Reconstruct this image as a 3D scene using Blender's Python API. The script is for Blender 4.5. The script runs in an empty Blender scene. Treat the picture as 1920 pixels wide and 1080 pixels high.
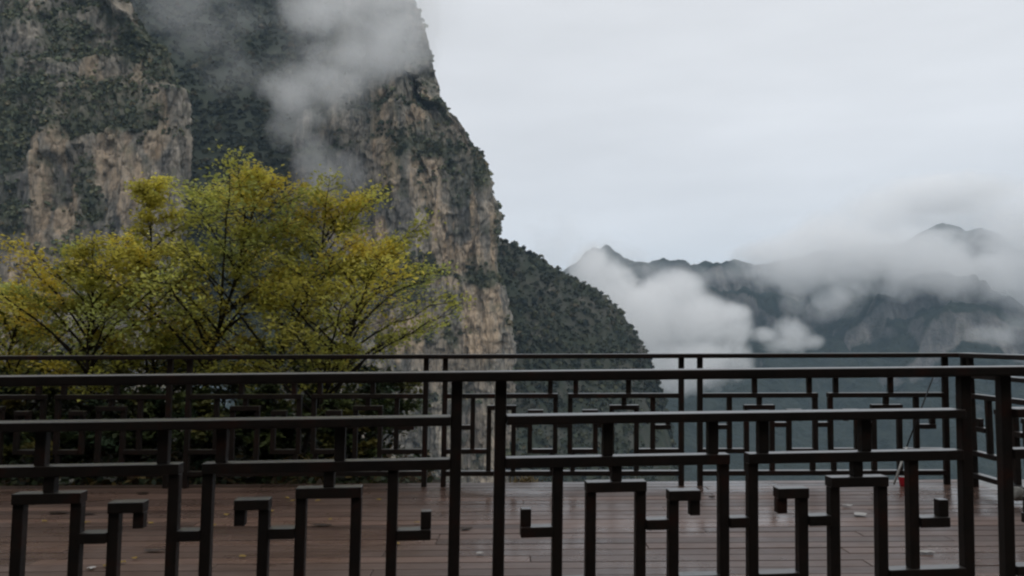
import bpy, math, random
import numpy as np
from mathutils import Vector, Matrix
R = math.radians
random.seed(7)
rng = np.random.default_rng(11)
scene = bpy.context.scene
col = scene.collection

# ------------------------------------------------------------------ camera
CAM = np.array([0.0, 0.0, 1.2245]); FPX = 1500.0
PITCH, ROLL = R(3.6), R(-0.38)
FWD = np.array([0, math.cos(PITCH), math.sin(PITCH)])
_r0 = np.array([1.0, 0, 0]); _u0 = np.array([0, -math.sin(PITCH), math.cos(PITCH)])
RIGHT = math.cos(ROLL) * _r0 + math.sin(ROLL) * _u0
UP = -math.sin(ROLL) * _r0 + math.cos(ROLL) * _u0
cd = bpy.data.cameras.new('camera'); cam = bpy.data.objects.new('camera', cd); col.objects.link(cam)
cd.sensor_width = 36; cd.lens = 36 * FPX / 1920; cd.clip_start = 0.05; cd.clip_end = 20000
m = Matrix.Identity(4)
for i in range(3):
    m[i][0], m[i][1], m[i][2], m[i][3] = RIGHT[i], UP[i], -FWD[i], CAM[i]
cam.matrix_world = m
scene.camera = cam


def at(px, py, Y):
    """photo pixel (1920x1080) at distance Y -> place in the world"""
    d = FWD + RIGHT * (px - 960) / FPX + UP * (540 - py) / FPX
    return CAM + d * (Y / d[1])


def proj(P):
    d = P - CAM
    w = d @ FWD
    return 960 + FPX * (d @ RIGHT) / w, 540 - FPX * (d @ UP) / w


# ------------------------------------------------------------------ noise
def _hash(x, y, z):
    h = (x.astype(np.uint32) * np.uint32(374761393) + y.astype(np.uint32) * np.uint32(668265263)
         + z.astype(np.uint32) * np.uint32(2246822519))
    h = (h ^ (h >> np.uint32(13))) * np.uint32(1274126177)
    h = (h ^ (h >> np.uint32(16))) * np.uint32(2654435761)
    return ((h ^ (h >> np.uint32(15))) & np.uint32(0xFFFFFF)).astype(np.float64) / float(0xFFFFFF)


def vnoise(x, y, z):
    x, y, z = np.broadcast_arrays(np.asarray(x, float), np.asarray(y, float), np.asarray(z, float))
    xf, yf, zf = np.floor(x), np.floor(y), np.floor(z)
    xi, yi, zi = xf.astype(np.int64), yf.astype(np.int64), zf.astype(np.int64)
    u, v, w = x - xf, y - yf, z - zf
    u, v, w = [t * t * t * (t * (t * 6 - 15) + 10) for t in (u, v, w)]
    r = 0
    for a in (0, 1):
        for b in (0, 1):
            for c in (0, 1):
                wt = (u if a else 1 - u) * (v if b else 1 - v) * (w if c else 1 - w)
                r = r + wt * _hash(xi + a, yi + b, zi + c)
    return r * 2 - 1


def fbm(x, y, z, o=4, g=0.5):
    s, a, t = 0, 1, 0
    for k in range(o):
        f = 2.03 ** k
        s = s + a * vnoise(x * f + 17.3 * k, y * f - 9.1 * k, z * f + 4.7 * k); t += a; a *= g
    return s / t


def sstep(a, b, x):
    t = np.clip((x - a) / (b - a), 0, 1)
    return t * t * (3 - 2 * t)


# ------------------------------------------------------------------ mesh helpers
def link(name, me, mat=None, parent=None):
    o = bpy.data.objects.new(name, me); col.objects.link(o)
    if mat is not None: me.materials.append(mat)
    if parent is not None: o.parent = parent
    return o


def np_mesh(name, V, F, smooth=True, tint=None):
    me = bpy.data.meshes.new(name)
    V = np.asarray(V, np.float32); F = np.asarray(F, np.int32); k = F.shape[1]
    me.vertices.add(len(V)); me.vertices.foreach_set('co', V.ravel())
    me.loops.add(F.size); me.loops.foreach_set('vertex_index', F.ravel())
    me.polygons.add(len(F)); me.polygons.foreach_set('loop_start', np.arange(0, F.size, k, dtype=np.int32))
    if smooth: me.polygons.foreach_set('use_smooth', np.ones(len(F), bool))
    if tint is not None:
        a = me.attributes.new('tint', 'FLOAT_COLOR', 'POINT')
        c = np.ones((len(V), 4), np.float32); c[:, :tint.shape[1]] = tint
        a.data.foreach_set('color', c.ravel())
    me.update(); me.validate()
    return me


def grid_faces(nv, nu):
    i = np.arange((nv - 1) * (nu - 1)); r, c = i // (nu - 1), i % (nu - 1); a = r * nu + c
    return np.stack([a, a + 1, a + nu + 1, a + nu], 1)


class MB:
    """collects boxes and tubes into one mesh"""
    def __init__(s): s.v, s.f, s.t = [], [], []
    def box(s, c, h, ax=None, tint=0.5):
        c = Vector(c); ax = ax or (Vector((1, 0, 0)), Vector((0, 1, 0)), Vector((0, 0, 1))); n = len(s.v)
        for sx, sy, sz in ((-1,-1,-1),(1,-1,-1),(1,1,-1),(-1,1,-1),(-1,-1,1),(1,-1,1),(1,1,1),(-1,1,1)):
            s.v.append(c + ax[0] * (sx * h[0]) + ax[1] * (sy * h[1]) + ax[2] * (sz * h[2])); s.t.append(tint)
        for f in ((0,3,2,1),(4,5,6,7),(0,1,5,4),(1,2,6,5),(2,3,7,6),(3,0,4,7)): s.f.append(tuple(n + i for i in f))
    def tube(s, pts, rad, n=7, tint=0.5):
        pts = [Vector(p) for p in pts]; base = len(s.v)
        for i, p in enumerate(pts):
            t = (pts[min(i + 1, len(pts) - 1)] - pts[max(i - 1, 0)]).normalized()
            a = t.cross(Vector((0.31, 0.9, 0.2))).normalized(); b = t.cross(a)
            for k in range(n):
                q = 2 * math.pi * k / n
                s.v.append(p + (a * math.cos(q) + b * math.sin(q)) * rad[i]); s.t.append(tint)
        for i in range(len(pts) - 1):
            for k in range(n):
                a0 = base + i * n + k; a1 = base + i * n + (k + 1) % n
                s.f.append((a0, a1, a1 + n, a0 + n))
        s.f.append(tuple(base + k for k in range(n))[::-1]); e = base + (len(pts) - 1) * n
        s.f.append(tuple(e + k for k in range(n)))
    def build(s, name, mat, parent=None, bevel=0.0, smooth=False):
        me = bpy.data.meshes.new(name); me.from_pydata([tuple(v) for v in s.v], [], s.f)
        a = me.attributes.new('tint', 'FLOAT_COLOR', 'POINT')
        a.data.foreach_set('color', np.array([[t, t, t, 1] for t in s.t], np.float32).ravel())
        if smooth:
            for p in me.polygons: p.use_smooth = True
        me.update()
        o = link(name, me, mat, parent)
        if bevel:
            b = o.modifiers.new('edge', 'BEVEL'); b.width = bevel; b.segments = 2; b.limit_method = 'ANGLE'
        return o


def tag(o, label=None, cat=None, group=None, kind=None):
    if label: o['label'] = label
    if cat: o['category'] = cat
    if group: o['group'] = group
    if kind: o['kind'] = kind
    return o


def empty(name, loc):
    o = bpy.data.objects.new(name, None); col.objects.link(o); o.location = loc; o.empty_display_size = 0.1
    return o


# ------------------------------------------------------------------ materials
class NT:
    def __init__(s, name):
        s.m = bpy.data.materials.new(name); s.m.use_nodes = True; s.t = s.m.node_tree; s.t.nodes.clear()
    def n(s, typ, **kw):
        nd = s.t.nodes.new(typ)
        for k, v in kw.items(): setattr(nd, k, v)
        return nd
    def l(s, a, b): s.t.links.new(a, b)
    def val(s, sock, v):
        if hasattr(v, 'is_linked'): s.l(v, sock)
        else: sock.default_value = v
    def math(s, op, a, b=0.0, c=None, clamp=False):
        nd = s.n('ShaderNodeMath', operation=op, use_clamp=clamp); s.val(nd.inputs[0], a); s.val(nd.inputs[1], b)
        if c is not None: s.val(nd.inputs[2], c)
        return nd.outputs[0]
    def vmath(s, op, a, b=(0, 0, 0)):
        nd = s.n('ShaderNodeVectorMath', operation=op); s.val(nd.inputs[0], a); s.val(nd.inputs[1], b)
        return nd.outputs['Value'] if op == 'LENGTH' else nd.outputs[0]
    def coord(s, scale=(1, 1, 1)):
        tc = s.n('ShaderNodeTexCoord'); mp = s.n('ShaderNodeMapping'); mp.inputs['Scale'].default_value = scale
        s.l(tc.outputs['Object'], mp.inputs[0]); return mp.outputs[0]
    def noise(s, vec, scale, detail=4.0, rough=0.55, dist=0.0):
        nd = s.n('ShaderNodeTexNoise'); s.l(vec, nd.inputs['Vector'])
        nd.inputs['Scale'].default_value = scale; nd.inputs['Detail'].default_value = detail
        nd.inputs['Roughness'].default_value = rough; nd.inputs['Distortion'].default_value = dist
        return nd.outputs['Fac']
    def ramp(s, fac, stops):
        nd = s.n('ShaderNodeValToRGB'); s.l(fac, nd.inputs[0]); e = nd.color_ramp.elements
        while len(e) < len(stops): e.new(0.5)
        for el, (p, c) in zip(e, stops):
            el.position = p; el.color = (*c, 1) if len(c) == 3 else c
        return nd.outputs[0]
    def mix(s, fac, a, b, mode='MIX'):
        nd = s.n('ShaderNodeMix', data_type='RGBA', blend_type=mode)
        s.val(nd.inputs[0], fac)
        for i, v in ((6, a), (7, b)):
            if isinstance(v, tuple): v = (*v, 1)
            s.val(nd.inputs[i], v)
        return nd.outputs[2]
    def attr(s, name='tint'): return s.n('ShaderNodeAttribute', attribute_name=name).outputs['Color']
    def bsdf(s, color, rough=0.8, spec=0.3, bump=None, bstr=0.4, bdist=0.02, metal=0.0, sss=None):
        b = s.n('ShaderNodeBsdfPrincipled'); o = s.n('ShaderNodeOutputMaterial')
        if isinstance(color, tuple): color = (*color, 1)
        s.val(b.inputs['Base Color'], color); s.val(b.inputs['Roughness'], rough)
        b.inputs['Specular IOR Level'].default_value = spec; b.inputs['Metallic'].default_value = metal
        if bump is not None:
            bp = s.n('ShaderNodeBump'); bp.inputs['Strength'].default_value = bstr; bp.inputs['Distance'].default_value = bdist
            s.l(bump, bp.inputs['Height']); s.l(bp.outputs[0], b.inputs['Normal'])
        s.l(b.outputs[0], o.inputs['Surface']); s.b = b; s.o = o
        return s.m


def rock_mat(name, tone=1.0, warm=1.0, k=1.0):
    """k: size of the features in metres (streaks, blotches)"""
    t = NT(name)
    v = t.coord(); vs = t.coord((1, 1, 0.16)); vh = t.coord((0.25, 0.25, 1))
    streak = t.noise(vs, 0.12 / k, 6, 0.62, 0.3); fine = t.noise(vs, 0.5 / k, 5, 0.6)
    blot = t.noise(v, 0.022 / k, 5, 0.6); strata = t.noise(vh, 0.16 / k, 4, 0.65)
    c = t.ramp(streak, [(0.30, (0.07 * tone, 0.068 * tone, 0.062 * tone)), (0.45, (0.19 * tone, 0.178 * tone, 0.155 * tone)),
                        (0.56, (0.27 * tone, 0.24 * tone, 0.20 * tone)), (0.70, (0.42 * tone, 0.37 * tone, 0.30 * tone))])
    at_ = t.n('ShaderNodeSeparateColor'); t.l(t.attr(), at_.inputs[0])
    wm = t.math('ADD', at_.outputs[0], t.math('MULTIPLY', t.ramp(blot, [(0.50, (0, 0, 0)), (0.66, (1, 1, 1))]), 0.35), clamp=True)
    c = t.mix(t.math('MULTIPLY', at_.outputs[1], 0.75), c, (0.085, 0.084, 0.082))
    c = t.mix(t.math('MULTIPLY', wm, 0.75 * warm), c, (0.45 * tone, 0.335 * tone, 0.225 * tone), 'MIX')
    f2 = t.ramp(fine, [(0.36, (0.35, 0.35, 0.35)), (0.50, (0.95, 0.95, 0.95)), (0.72, (1.3, 1.26, 1.18))])
    c = t.mix(0.6, c, f2, 'MULTIPLY')
    s2 = t.ramp(strata, [(0.30, (0.5, 0.5, 0.5)), (0.46, (1, 1, 1))])
    c = t.mix(0.55, c, s2, 'MULTIPLY')
    vor = t.n('ShaderNodeTexVoronoi', feature='DISTANCE_TO_EDGE'); vor.inputs['Scale'].default_value = 0.075 / k
    wv = t.n('ShaderNodeVectorMath', operation='ADD'); nt_ = t.n('ShaderNodeTexNoise'); nt_.inputs['Scale'].default_value = 0.12; nt_.inputs['Detail'].default_value = 4; t.l(v, nt_.inputs['Vector'])
    t.l(t.coord((1, 1, 0.34)), wv.inputs[0]); t.l(t.vmath('MULTIPLY', nt_.outputs['Color'], (9, 9, 5)), wv.inputs[1]); t.l(wv.outputs[0], vor.inputs['Vector'])
    c = t.mix(0.7, c, t.ramp(vor.outputs['Distance'], [(0.0, (0.25, 0.25, 0.25)), (0.055, (1, 1, 1))]), 'MULTIPLY')
    moss = t.noise(v, 0.05 / k, 6, 0.7)
    c = t.mix(t.ramp(moss, [(0.53, (0, 0, 0)), (0.66, (0.8, 0.8, 0.8))]), c, (0.075, 0.082, 0.055))
    gm = t.math('MULTIPLY', at_.outputs[2], t.math('ADD', 0.55, t.math('MULTIPLY', fine, 0.9)), clamp=True)
    c = t.mix(t.math('MULTIPLY', gm, 0.9), c, (0.070, 0.078, 0.052))
    h = t.math('ADD', t.math('MULTIPLY', fine, 0.6), t.math('MULTIPLY', strata, 0.5))
    return t.bsdf(c, 0.9, 0.15, h, 0.9, 2.2 * k)


def leaf_mat(name, transl=0.3, rough=0.55, spec=0.25):
    t = NT(name); c = t.attr()
    m = t.bsdf(c, rough, spec)
    tr = t.n('ShaderNodeBsdfTranslucent'); t.l(t.mix(0.0, c, (1, 1, 1)), tr.inputs[0])
    mx = t.n('ShaderNodeMixShader'); mx.inputs[0].default_value = transl
    t.l(t.b.outputs[0], mx.inputs[1]); t.l(tr.outputs[0], mx.inputs[2]); t.l(mx.outputs[0], t.o.inputs['Surface'])
    return m


def paint_mat():
    t = NT('dark_brown_paint'); v = t.coord()
    n1 = t.noise(v, 7, 6, 0.65); n2 = t.noise(v, 60, 3, 0.6)
    c = t.ramp(n1, [(0.35, (0.015, 0.0125, 0.0112)), (0.55, (0.022, 0.016, 0.0135)), (0.66, (0.032, 0.014, 0.0105)), (0.80, (0.075, 0.034, 0.022))])
    geo = t.n('ShaderNodeNewGeometry'); sp = t.n('ShaderNodeSeparateXYZ'); t.l(geo.outputs['Normal'], sp.inputs[0])
    wet = t.math('DIVIDE', t.math('SUBTRACT', sp.outputs[2], 0.55), 0.2, clamp=True)      # rain film on what faces up
    m_ = t.bsdf(c, t.math('MULTIPLY_ADD', n2, 0.3, 0.35), 0.2, n2, 0.15, 0.002)
    t.l(t.math('MULTIPLY', wet, t.ramp(n2, [(0.3, (0.75, 0.75, 0.75)), (0.5, (1, 1, 1))])), t.b.inputs['Coat Weight'])
    t.b.inputs['Coat Roughness'].default_value = 0.34; t.b.inputs['Coat IOR'].default_value = 1.8
    return m_


def deck_mat():
    t = NT('wet_deck_boards'); v = t.coord((0.35, 4, 1)); w = t.coord()
    g = t.noise(v, 9, 6, 0.6); st = t.noise(w, 0.9, 5, 0.6); st2 = t.noise(w, 4.0, 4, 0.6)
    a = t.attr()
    base = t.ramp(g, [(0.3, (0.082, 0.052, 0.042)), (0.55, (0.126, 0.082, 0.066)), (0.75, (0.170, 0.118, 0.097))])
    tone = t.ramp(a, [(0.0, (0.62, 0.60, 0.60)), (0.5, (1, 1, 1)), (1.0, (1.35, 1.28, 1.22))])
    c = t.mix(1.0, base, tone, 'MULTIPLY')
    c = t.mix(t.ramp(st2, [(0.62, (0, 0, 0)), (0.75, (0.6, 0.6, 0.6))]), c, (0.055, 0.038, 0.031))
    r = t.ramp(st, [(0.36, (0.14, 0.14, 0.14)), (0.48, (0.30, 0.30, 0.30)), (0.62, (0.46, 0.46, 0.46))])
    return t.bsdf(c, r, 0.45, g, 0.35, 0.004)


def plain(name, stops, scale, rough=0.85, spec=0.2, bstr=0.5, bdist=0.02, sc=(1, 1, 1)):
    t = NT(name); v = t.coord(sc); n = t.noise(v, scale, 7, 0.62)
    return t.bsdf(t.ramp(n, stops), rough, spec, n, bstr, bdist)


M_PAINT = paint_mat(); M_DECK = deck_mat()
M_ROCK = rock_mat('limestone_face', 1.0, 1.0); M_ROCK2 = rock_mat('grey_limestone_face', 0.88, 0.8)
M_FOR = leaf_mat('forest_leaves', 0.15, 0.7, 0.1); M_LEAF = leaf_mat('autumn_leaves', 0.42, 0.6, 0.2)
M_SHRUB = leaf_mat('shrub_leaves', 0.2); M_DRY = leaf_mat('dry_grass_blades', 0.3)
M_BARK = plain('bark', [(0.3, (0.012, 0.010, 0.008)), (0.7, (0.05, 0.04, 0.032))], 14, sc=(1, 1, 0.25))
M_SOIL = plain('leaf_litter_soil', [(0.3, (0.012, 0.011, 0.007)), (0.55, (0.026, 0.021, 0.013)), (0.8, (0.06, 0.045, 0.028))], 5)
M_SLOPE = plain('wooded_slope_soil', [(0.3, (0.020, 0.025, 0.017)), (0.6, (0.034, 0.040, 0.027)), (0.8, (0.065, 0.064, 0.047))], 0.06)
M_GRAVEL = plain('wet_gravel', [(0.35, (0.09, 0.088, 0.085)), (0.6, (0.20, 0.195, 0.19)), (0.75, (0.5, 0.49, 0.48))], 9, 0.35, 0.5, 0.6, 0.03)
M_STONE = plain('pale_stone', [(0.3, (0.16, 0.155, 0.14)), (0.7, (0.42, 0.41, 0.38))], 9)
M_ROAD = plain('asphalt', [(0.3, (0.035, 0.035, 0.036)), (0.7, (0.06, 0.06, 0.06))], 30, 0.5, 0.4, 0.3, 0.005)


# ------------------------------------------------------------------ cliffs
def interp(xs, ys, x): return np.interp(x, xs, ys)


def surface_scatter(G, prob, n):
    """n random places on the grid surface G (nv,nu,3), by cell area * prob"""
    a = G[:-1, :-1]; b = G[:-1, 1:]; c = G[1:, :-1]
    nr = np.cross(b - a, c - a); ar = np.linalg.norm(nr, axis=-1)
    w = (ar * prob[:-1, :-1]).ravel(); w /= w.sum()
    idx = rng.choice(len(w), n, p=w); r, q = idx // (G.shape[1] - 1), idx % (G.shape[1] - 1)
    u, v = rng.random((n, 1)), rng.random((n, 1))
    P = G[r, q] * (1 - u) * (1 - v) + G[r, q + 1] * u * (1 - v) + G[r + 1, q] * (1 - u) * v + G[r + 1, q + 1] * u * v
    N = nr[r, q] / (ar[r, q][:, None] + 1e-9)
    return P, N


PAL = np.array([[0.068, 0.078, 0.050], [0.086, 0.092, 0.054], [0.056, 0.066, 0.046], [0.10, 0.10, 0.060], [0.125, 0.105, 0.062]])


def crowns(name, P, rad, k=16, label=None, dark=1.0, pal=PAL, pw=(0.33, 0.25, 0.27, 0.11, 0.04), asp=1.0, q=0.42):
    """one mass of foliage: at each place a crown of k small leaf clumps spread through its volume"""
    n = len(P); rad = np.asarray(rad)
    ci = rng.choice(len(pal), n, p=pw); tone = pal[ci] * dark * (1 + 0.55 * fbm(P[:, 0] / 45, P[:, 1] / 45, P[:, 2] / 30, 3))[:, None] * rng.uniform(0.65, 1.4, (n, 1))
    d = rng.normal(size=(n, k, 3)); d /= np.linalg.norm(d, axis=-1, keepdims=True); d[..., 2] = np.abs(d[..., 2]) * 1.15 - 0.25
    rr = rad[:, None, None] * rng.uniform(0.55, 1.08, (n, k, 1))
    C = P[:, None, :] + d * rr * np.array([1, 1, asp]) + np.array([0, 0, 0.45]) * rad[:, None, None] * asp
    nm = d + rng.normal(size=d.shape) * 0.45; nm /= np.linalg.norm(nm, axis=-1, keepdims=True)
    t = np.cross(nm, rng.normal(size=nm.shape)); t /= np.linalg.norm(t, axis=-1, keepdims=True) + 1e-9
    b = np.cross(nm, t); s = rad[:, None, None] * q * rng.uniform(0.6, 1.35, (n, k, 1))
    V = np.stack([C - t * s - b * s * 0.7, C + t * s * 0.9 - b * s, C + t * s + b * s * 0.8, C - t * s * 0.8 + b * s], 2).reshape(-1, 3)
    F = np.arange(len(V)).reshape(-1, 4)
    T = np.repeat((tone[:, None, :] * rng.uniform(0.75, 1.3, (n, k, 1))).reshape(-1, 3), 4, 0)
    o = link(name, np_mesh(name, V, F, False, T), M_FOR)
    return tag(o, label, 'forest', None, 'stuff')


def ledge_off(z, x, ledges):
    o = 0 * z; m = 0 * z
    for zi, w, f in ledges:
        zz = z - 9 * vnoise(x / 38.0, zi, 3.3) - 3 * vnoise(x / 9.0, zi, 7.7)
        ww = w * np.clip(0.75 + 0.9 * vnoise(x / 30.0, zi * 1.7, 9.2), 0.05, 2)
        o = o - ww * sstep(zi, zi + 5, zz); m = np.maximum(m, f * np.exp(-((zz - zi - 4) / 5.0) ** 2) * np.clip(ww / w, 0, 1))
    return o, m


def loft(ctrl, z0, z1, nz, nu, upar):
    """ctrl(z)->list of (x,y) arrays; the face is a smooth curve through them at every height"""
    z = np.linspace(z0, z1, nz); C = ctrl(z); K = len(C)
    X = np.stack([np.broadcast_to(c[0], z.shape) for c in C], 1); Y = np.stack([np.broadcast_to(c[1], z.shape) for c in C], 1)
    u = np.linspace(0, 1, nu); k = np.interp(u, upar, np.arange(K)); i = np.clip(k.astype(int), 0, K - 2); f = k - i
    def cr(A):
        p0, p1, p2, p3 = A[:, np.maximum(i - 1, 0)], A[:, i], A[:, i + 1], A[:, np.minimum(i + 2, K - 1)]
        lin = p1 * (1 - f) + p2 * f
        c = 0.5 * (2 * p1 + (p2 - p0) * f + (2 * p0 - 5 * p1 + 4 * p2 - p3) * f ** 2 + (3 * p1 - p0 - 3 * p2 + p3) * f ** 3)
        return 0.5 * lin + 0.5 * c
    G = np.stack([cr(X), cr(Y), np.repeat(z[:, None], nu, 1)], -1)
    T = np.gradient(G, axis=1); N = np.stack([T[..., 1], -T[..., 0], 0 * T[..., 0]], -1)
    N /= np.linalg.norm(N, axis=-1, keepdims=True) + 1e-9
    return G, N


def columns_disp(G, s=1.0):
    x, y, z = G[..., 0], G[..., 1], G[..., 2]
    w = 6 * vnoise(x / 40, y / 40, z / 30)
    big = fbm((x + w) / (34 * s), y / (34 * s), z / (210 * s), 3) * 15 * s
    colm = (1 - np.abs(fbm((x + w) / (11 * s), y / (11 * s), z / (75 * s), 3)) * 2.2) * 3.2 * s
    sm = fbm(x / (4.5 * s), y / (4.5 * s), z / (9 * s), 4) * 1.9 * s
    def cell(a, b, seed):
        wx_ = x + y * 0.6 + a * 0.5 * vnoise(x / a, z / (b * .6), seed) + a * 0.25 * vnoise(x / 3, z / 4, seed); wz = z + b * 0.45 * vnoise(x / a, y / a, seed + 2) + 2 * vnoise(x / 4, z / 4, seed + 4)
        i = np.floor(wx_ / a).astype(np.int64); zz = wz + b * _hash(i, i * 0 + int(seed), i * 0) ; j = np.floor(zz / b).astype(np.int64)
        return _hash(i, j, i * 0 + int(seed * 3))
    br = 6.5 * s * (cell(12 * s, 46 * s, 1) - .5) + 2.4 * s * (cell(5 * s, 15 * s, 5) - .5) + 1.2 * s * (cell(9 * s, 5 * s, 9) - .5)
    return big + colm + sm + br


def ell(px, py, lst):
    m = 0 * px
    for cx, cy, rx, ry in lst: m = np.maximum(m, 1 - ((px - cx) / rx) ** 2 - ((py - cy) / ry) ** 2)
    return np.clip(m * 2, 0, 1)


def stains(G, px, py, warm, dark, veg):
    """tan and grey areas of the rock and painted cave shade, with ragged edges drawn out downwards"""
    n1 = 22 * fbm(G[..., 0] / 9, G[..., 1] / 9, G[..., 2] / 40, 4); n2 = 60 * fbm(G[..., 0] / 14 + 9, G[..., 1] / 14, G[..., 2] / 60, 3)
    e = fbm(G[..., 0] / 4, G[..., 1] / 4, G[..., 2] / 22, 4)
    w = np.clip(ell(px + n1, py + n2, warm) * (0.75 + 0.9 * e), 0, 1); d = np.clip(ell(px + n1, py + n2, dark) * (0.8 + 0.9 * e), 0, 1)
    return np.stack([w.ravel(), d.ravel(), np.clip(veg, 0, 1).ravel()], 1)


def wx(px, z, Y):            # world x of a photo column at height z, distance Y
    return (px - 960 + (z - 1.2) / Y * FPX * math.sin(-ROLL) * -1) / FPX * Y


# --- the big cliff in the middle
sil_y = [-150, 0, 30, 80, 120, 190, 240, 290, 340, 400, 450, 520, 600, 660, 760, 900, 1300]
sil_x = [730, 806, 818, 836, 858, 872, 898, 922, 936, 947, 945, 946, 957, 962, 966, 972, 987]
D1 = 620.0


def big_ctrl(z):
    py = 634.5 - (z - 1.2) / D1 * FPX
    xr = (interp(sil_y, sil_x, py) - 960) / FPX * D1 - 3
    xl = (interp([-200, 0, 200, 270, 700, 1300], [600, 570, 515, 500, 500, 480], py) - 960) / FPX * D1
    bk = np.maximum(z, 0) * 0.10; w = xr - xl
    return [(xl + 10, 820 + bk), (xl, 625 + bk), (xl + w * 0.33, 600 + bk), (xl + w * 0.68, 592 + bk), (xr - 14, 600 + bk),
            (xr, 622 + bk * 0.3), (xr - 3, 690), (xr - 40, 900)]


G, N = loft(big_ctrl, -200, 330, 520, 600, [0, 0.1, 0.36, 0.62, 0.78, 0.86, 0.93, 1.0])
lo, lm = ledge_off(G[..., 2], G[..., 0], [(46, 6, 1.0), (2, 3, .7), (150, 4, .8), (186, 14, 1.0), (235, 8, 1.0), (275, 8, 1.0), (-50, 5, .8)])
G = G + N * (columns_disp(G) + lo)[..., None]
px, py = proj(G.reshape(-1, 3)); px = px.reshape(G.shape[:2]); py = py.reshape(G.shape[:2])
warm = [(725, 240, 25, 90), (790, 212, 28, 45), (800, 330, 45, 65), (822, 430, 22, 90), (735, 320, 20, 60), (835, 500, 90, 40), (890, 420, 12, 100), (925, 455, 14, 80),
        (905, 600, 45, 90), (508, 320, 16, 70), (690, 460, 50, 40), (760, 620, 60, 40)]
dark = [(600, 330, 95, 90), (640, 430, 100, 70), (868, 330, 24, 120), (760, 410, 32, 60), (850, 250, 30, 60), (868, 440, 10, 80), (720, 560, 60, 40), (905, 300, 14, 70), (700, 390, 50, 50), (880, 800, 40, 120), (945, 790, 12, 110)]
patch = ell(px, py, [(660, 95, 120, 60), (560, 130, 90, 70), (790, 500, 40, 34), (910, 515, 45, 30), (770, 560, 22, 45), (800, 262, 70, 42), (860, 330, 30, 70),
                     (905, 310, 26, 60), (835, 215, 14, 45), (700, 60, 80, 70), (600, 300, 40, 30), (845, 560, 24, 20), (935, 420, 12, 60)])
nz_ = fbm(G[..., 0] / 30, G[..., 1] / 30, G[..., 2] / 45, 4)
prob = lm * 0.9 + patch * 0.55 + sstep(0.18, 0.34, nz_) * 0.5 + sstep(170, 200, G[..., 2]) * 0.35 + sstep(876, 900, px) * sstep(430, 300, py) * 0.35
prob = np.clip(prob, 0.0, 1) ** 1.7 * (N[..., 1] < 0.75) + 0.002
prob = np.clip(prob, 0, 1)
link('cliff', np_mesh('cliff', G.reshape(-1, 3), grid_faces(*G.shape[:2]), True, stains(G, px, py, warm, dark, prob)), M_ROCK)['kind'] = 'structure'
P, Nn = surface_scatter(G, prob, 15000)
crowns('forest', P, 0.7 + 2.1 * rng.random(len(P)) ** 2, 16, 'dark green scrub clinging to ledges of the tall central cliff', 1.1)

# --- the nearer cliff on the left
D2 = 450.0


def left_ctrl(z):
    py = 634.5 - (z - 1.2) / D2 * FPX
    xr = (interp([-150, 0, 60, 130, 170, 400, 600, 1300], [170, 240, 275, 310, 326, 326, 318, 300], py) - 960) / FPX * D2
    bk = np.maximum(z, 0) * 0.10
    return [(-560 + 0 * z, 400 + bk), (-420 + 0 * z, 428 + bk), (xr - 130, 440 + bk), (xr - 66, 446 + bk), (xr - 12, 446 + bk), (xr, 458 + bk), (xr * 540 / 458 - 16, 540 + bk), (xr * 760 / 458 - 60, 760 + bk)]


G, N = loft(left_ctrl, -160, 240, 420, 560, [0, 0.08, 0.36, 0.62, 0.84, 0.89, 0.95, 1.0])
lo, lm = ledge_off(G[..., 2], G[..., 0], [(124, 4, 1.0), (146, 4, .9), (70, 3, .5), (172, 7, 1.0), (200, 8, 1.0), (20, 3, .5)])
px, py = proj(G.reshape(-1, 3)); px = px.reshape(G.shape[:2]); py = py.reshape(G.shape[:2])
cave = sstep(1.0, 0.55, np.abs(px - 97) / 36) * sstep(282, 305, py + ((px - 97) / 9) ** 2) * sstep(470, 420, py) * 6
G = G + N * (columns_disp(G, 0.8) + lo - cave)[..., None]
warm = [(150, 130, 18, 50), (255, 140, 16, 45), (60, 230, 14, 50), (105, 250, 15, 50), (68, 350, 20, 120), (290, 230, 30, 80), (120, 400, 22, 70), (205, 290, 40, 70), (90, 500, 70, 40), (240, 350, 40, 60),
        (30, 490, 30, 30), (210, 500, 30, 60)]
dark = [(185, 400, 18, 70), (160, 320, 18, 50), (20, 330, 28, 90), (310, 350, 12, 60), (232, 250, 9, 70), (180, 230, 10, 60), (270, 300, 8, 80), (97, 340, 20, 50), (20, 100, 60, 60), (215, 430, 10, 60)]  # the patch inside the cave puts the shade of the recess into the colour
patch = ell(px, py, [(40, 190, 70, 60), (120, 205, 120, 40), (240, 205, 80, 45), (20, 270, 40, 70), (150, 330, 30, 50), (290, 90, 45, 60), (20, 420, 30, 60), (100, 50, 60, 40),
                     (170, 385, 25, 40), (235, 60, 50, 60), (200, 170, 100, 25)])
nz_ = fbm(G[..., 0] / 24, G[..., 1] / 24, G[..., 2] / 40, 4)
prob = lm * 0.8 + patch * 0.7 + sstep(0.16, 0.32, nz_) * 0.5 + sstep(150, 175, G[..., 2]) * 0.16
prob = (np.clip(prob, 0.0, 1) ** 1.7 + 0.002) * (px > -150) * (px < 360)
link('cliff', np_mesh('cliff', G.reshape(-1, 3), grid_faces(*G.shape[:2]), True, stains(G, px, py, warm, dark, prob)), M_ROCK2)['kind'] = 'structure'
P, Nn = surface_scatter(G, prob, 14000)
crowns('forest', P, 0.5 + 1.6 * rng.random(len(P)) ** 2, 16, 'dark green scrub in bands across the left cliff face', 1.15)

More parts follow.
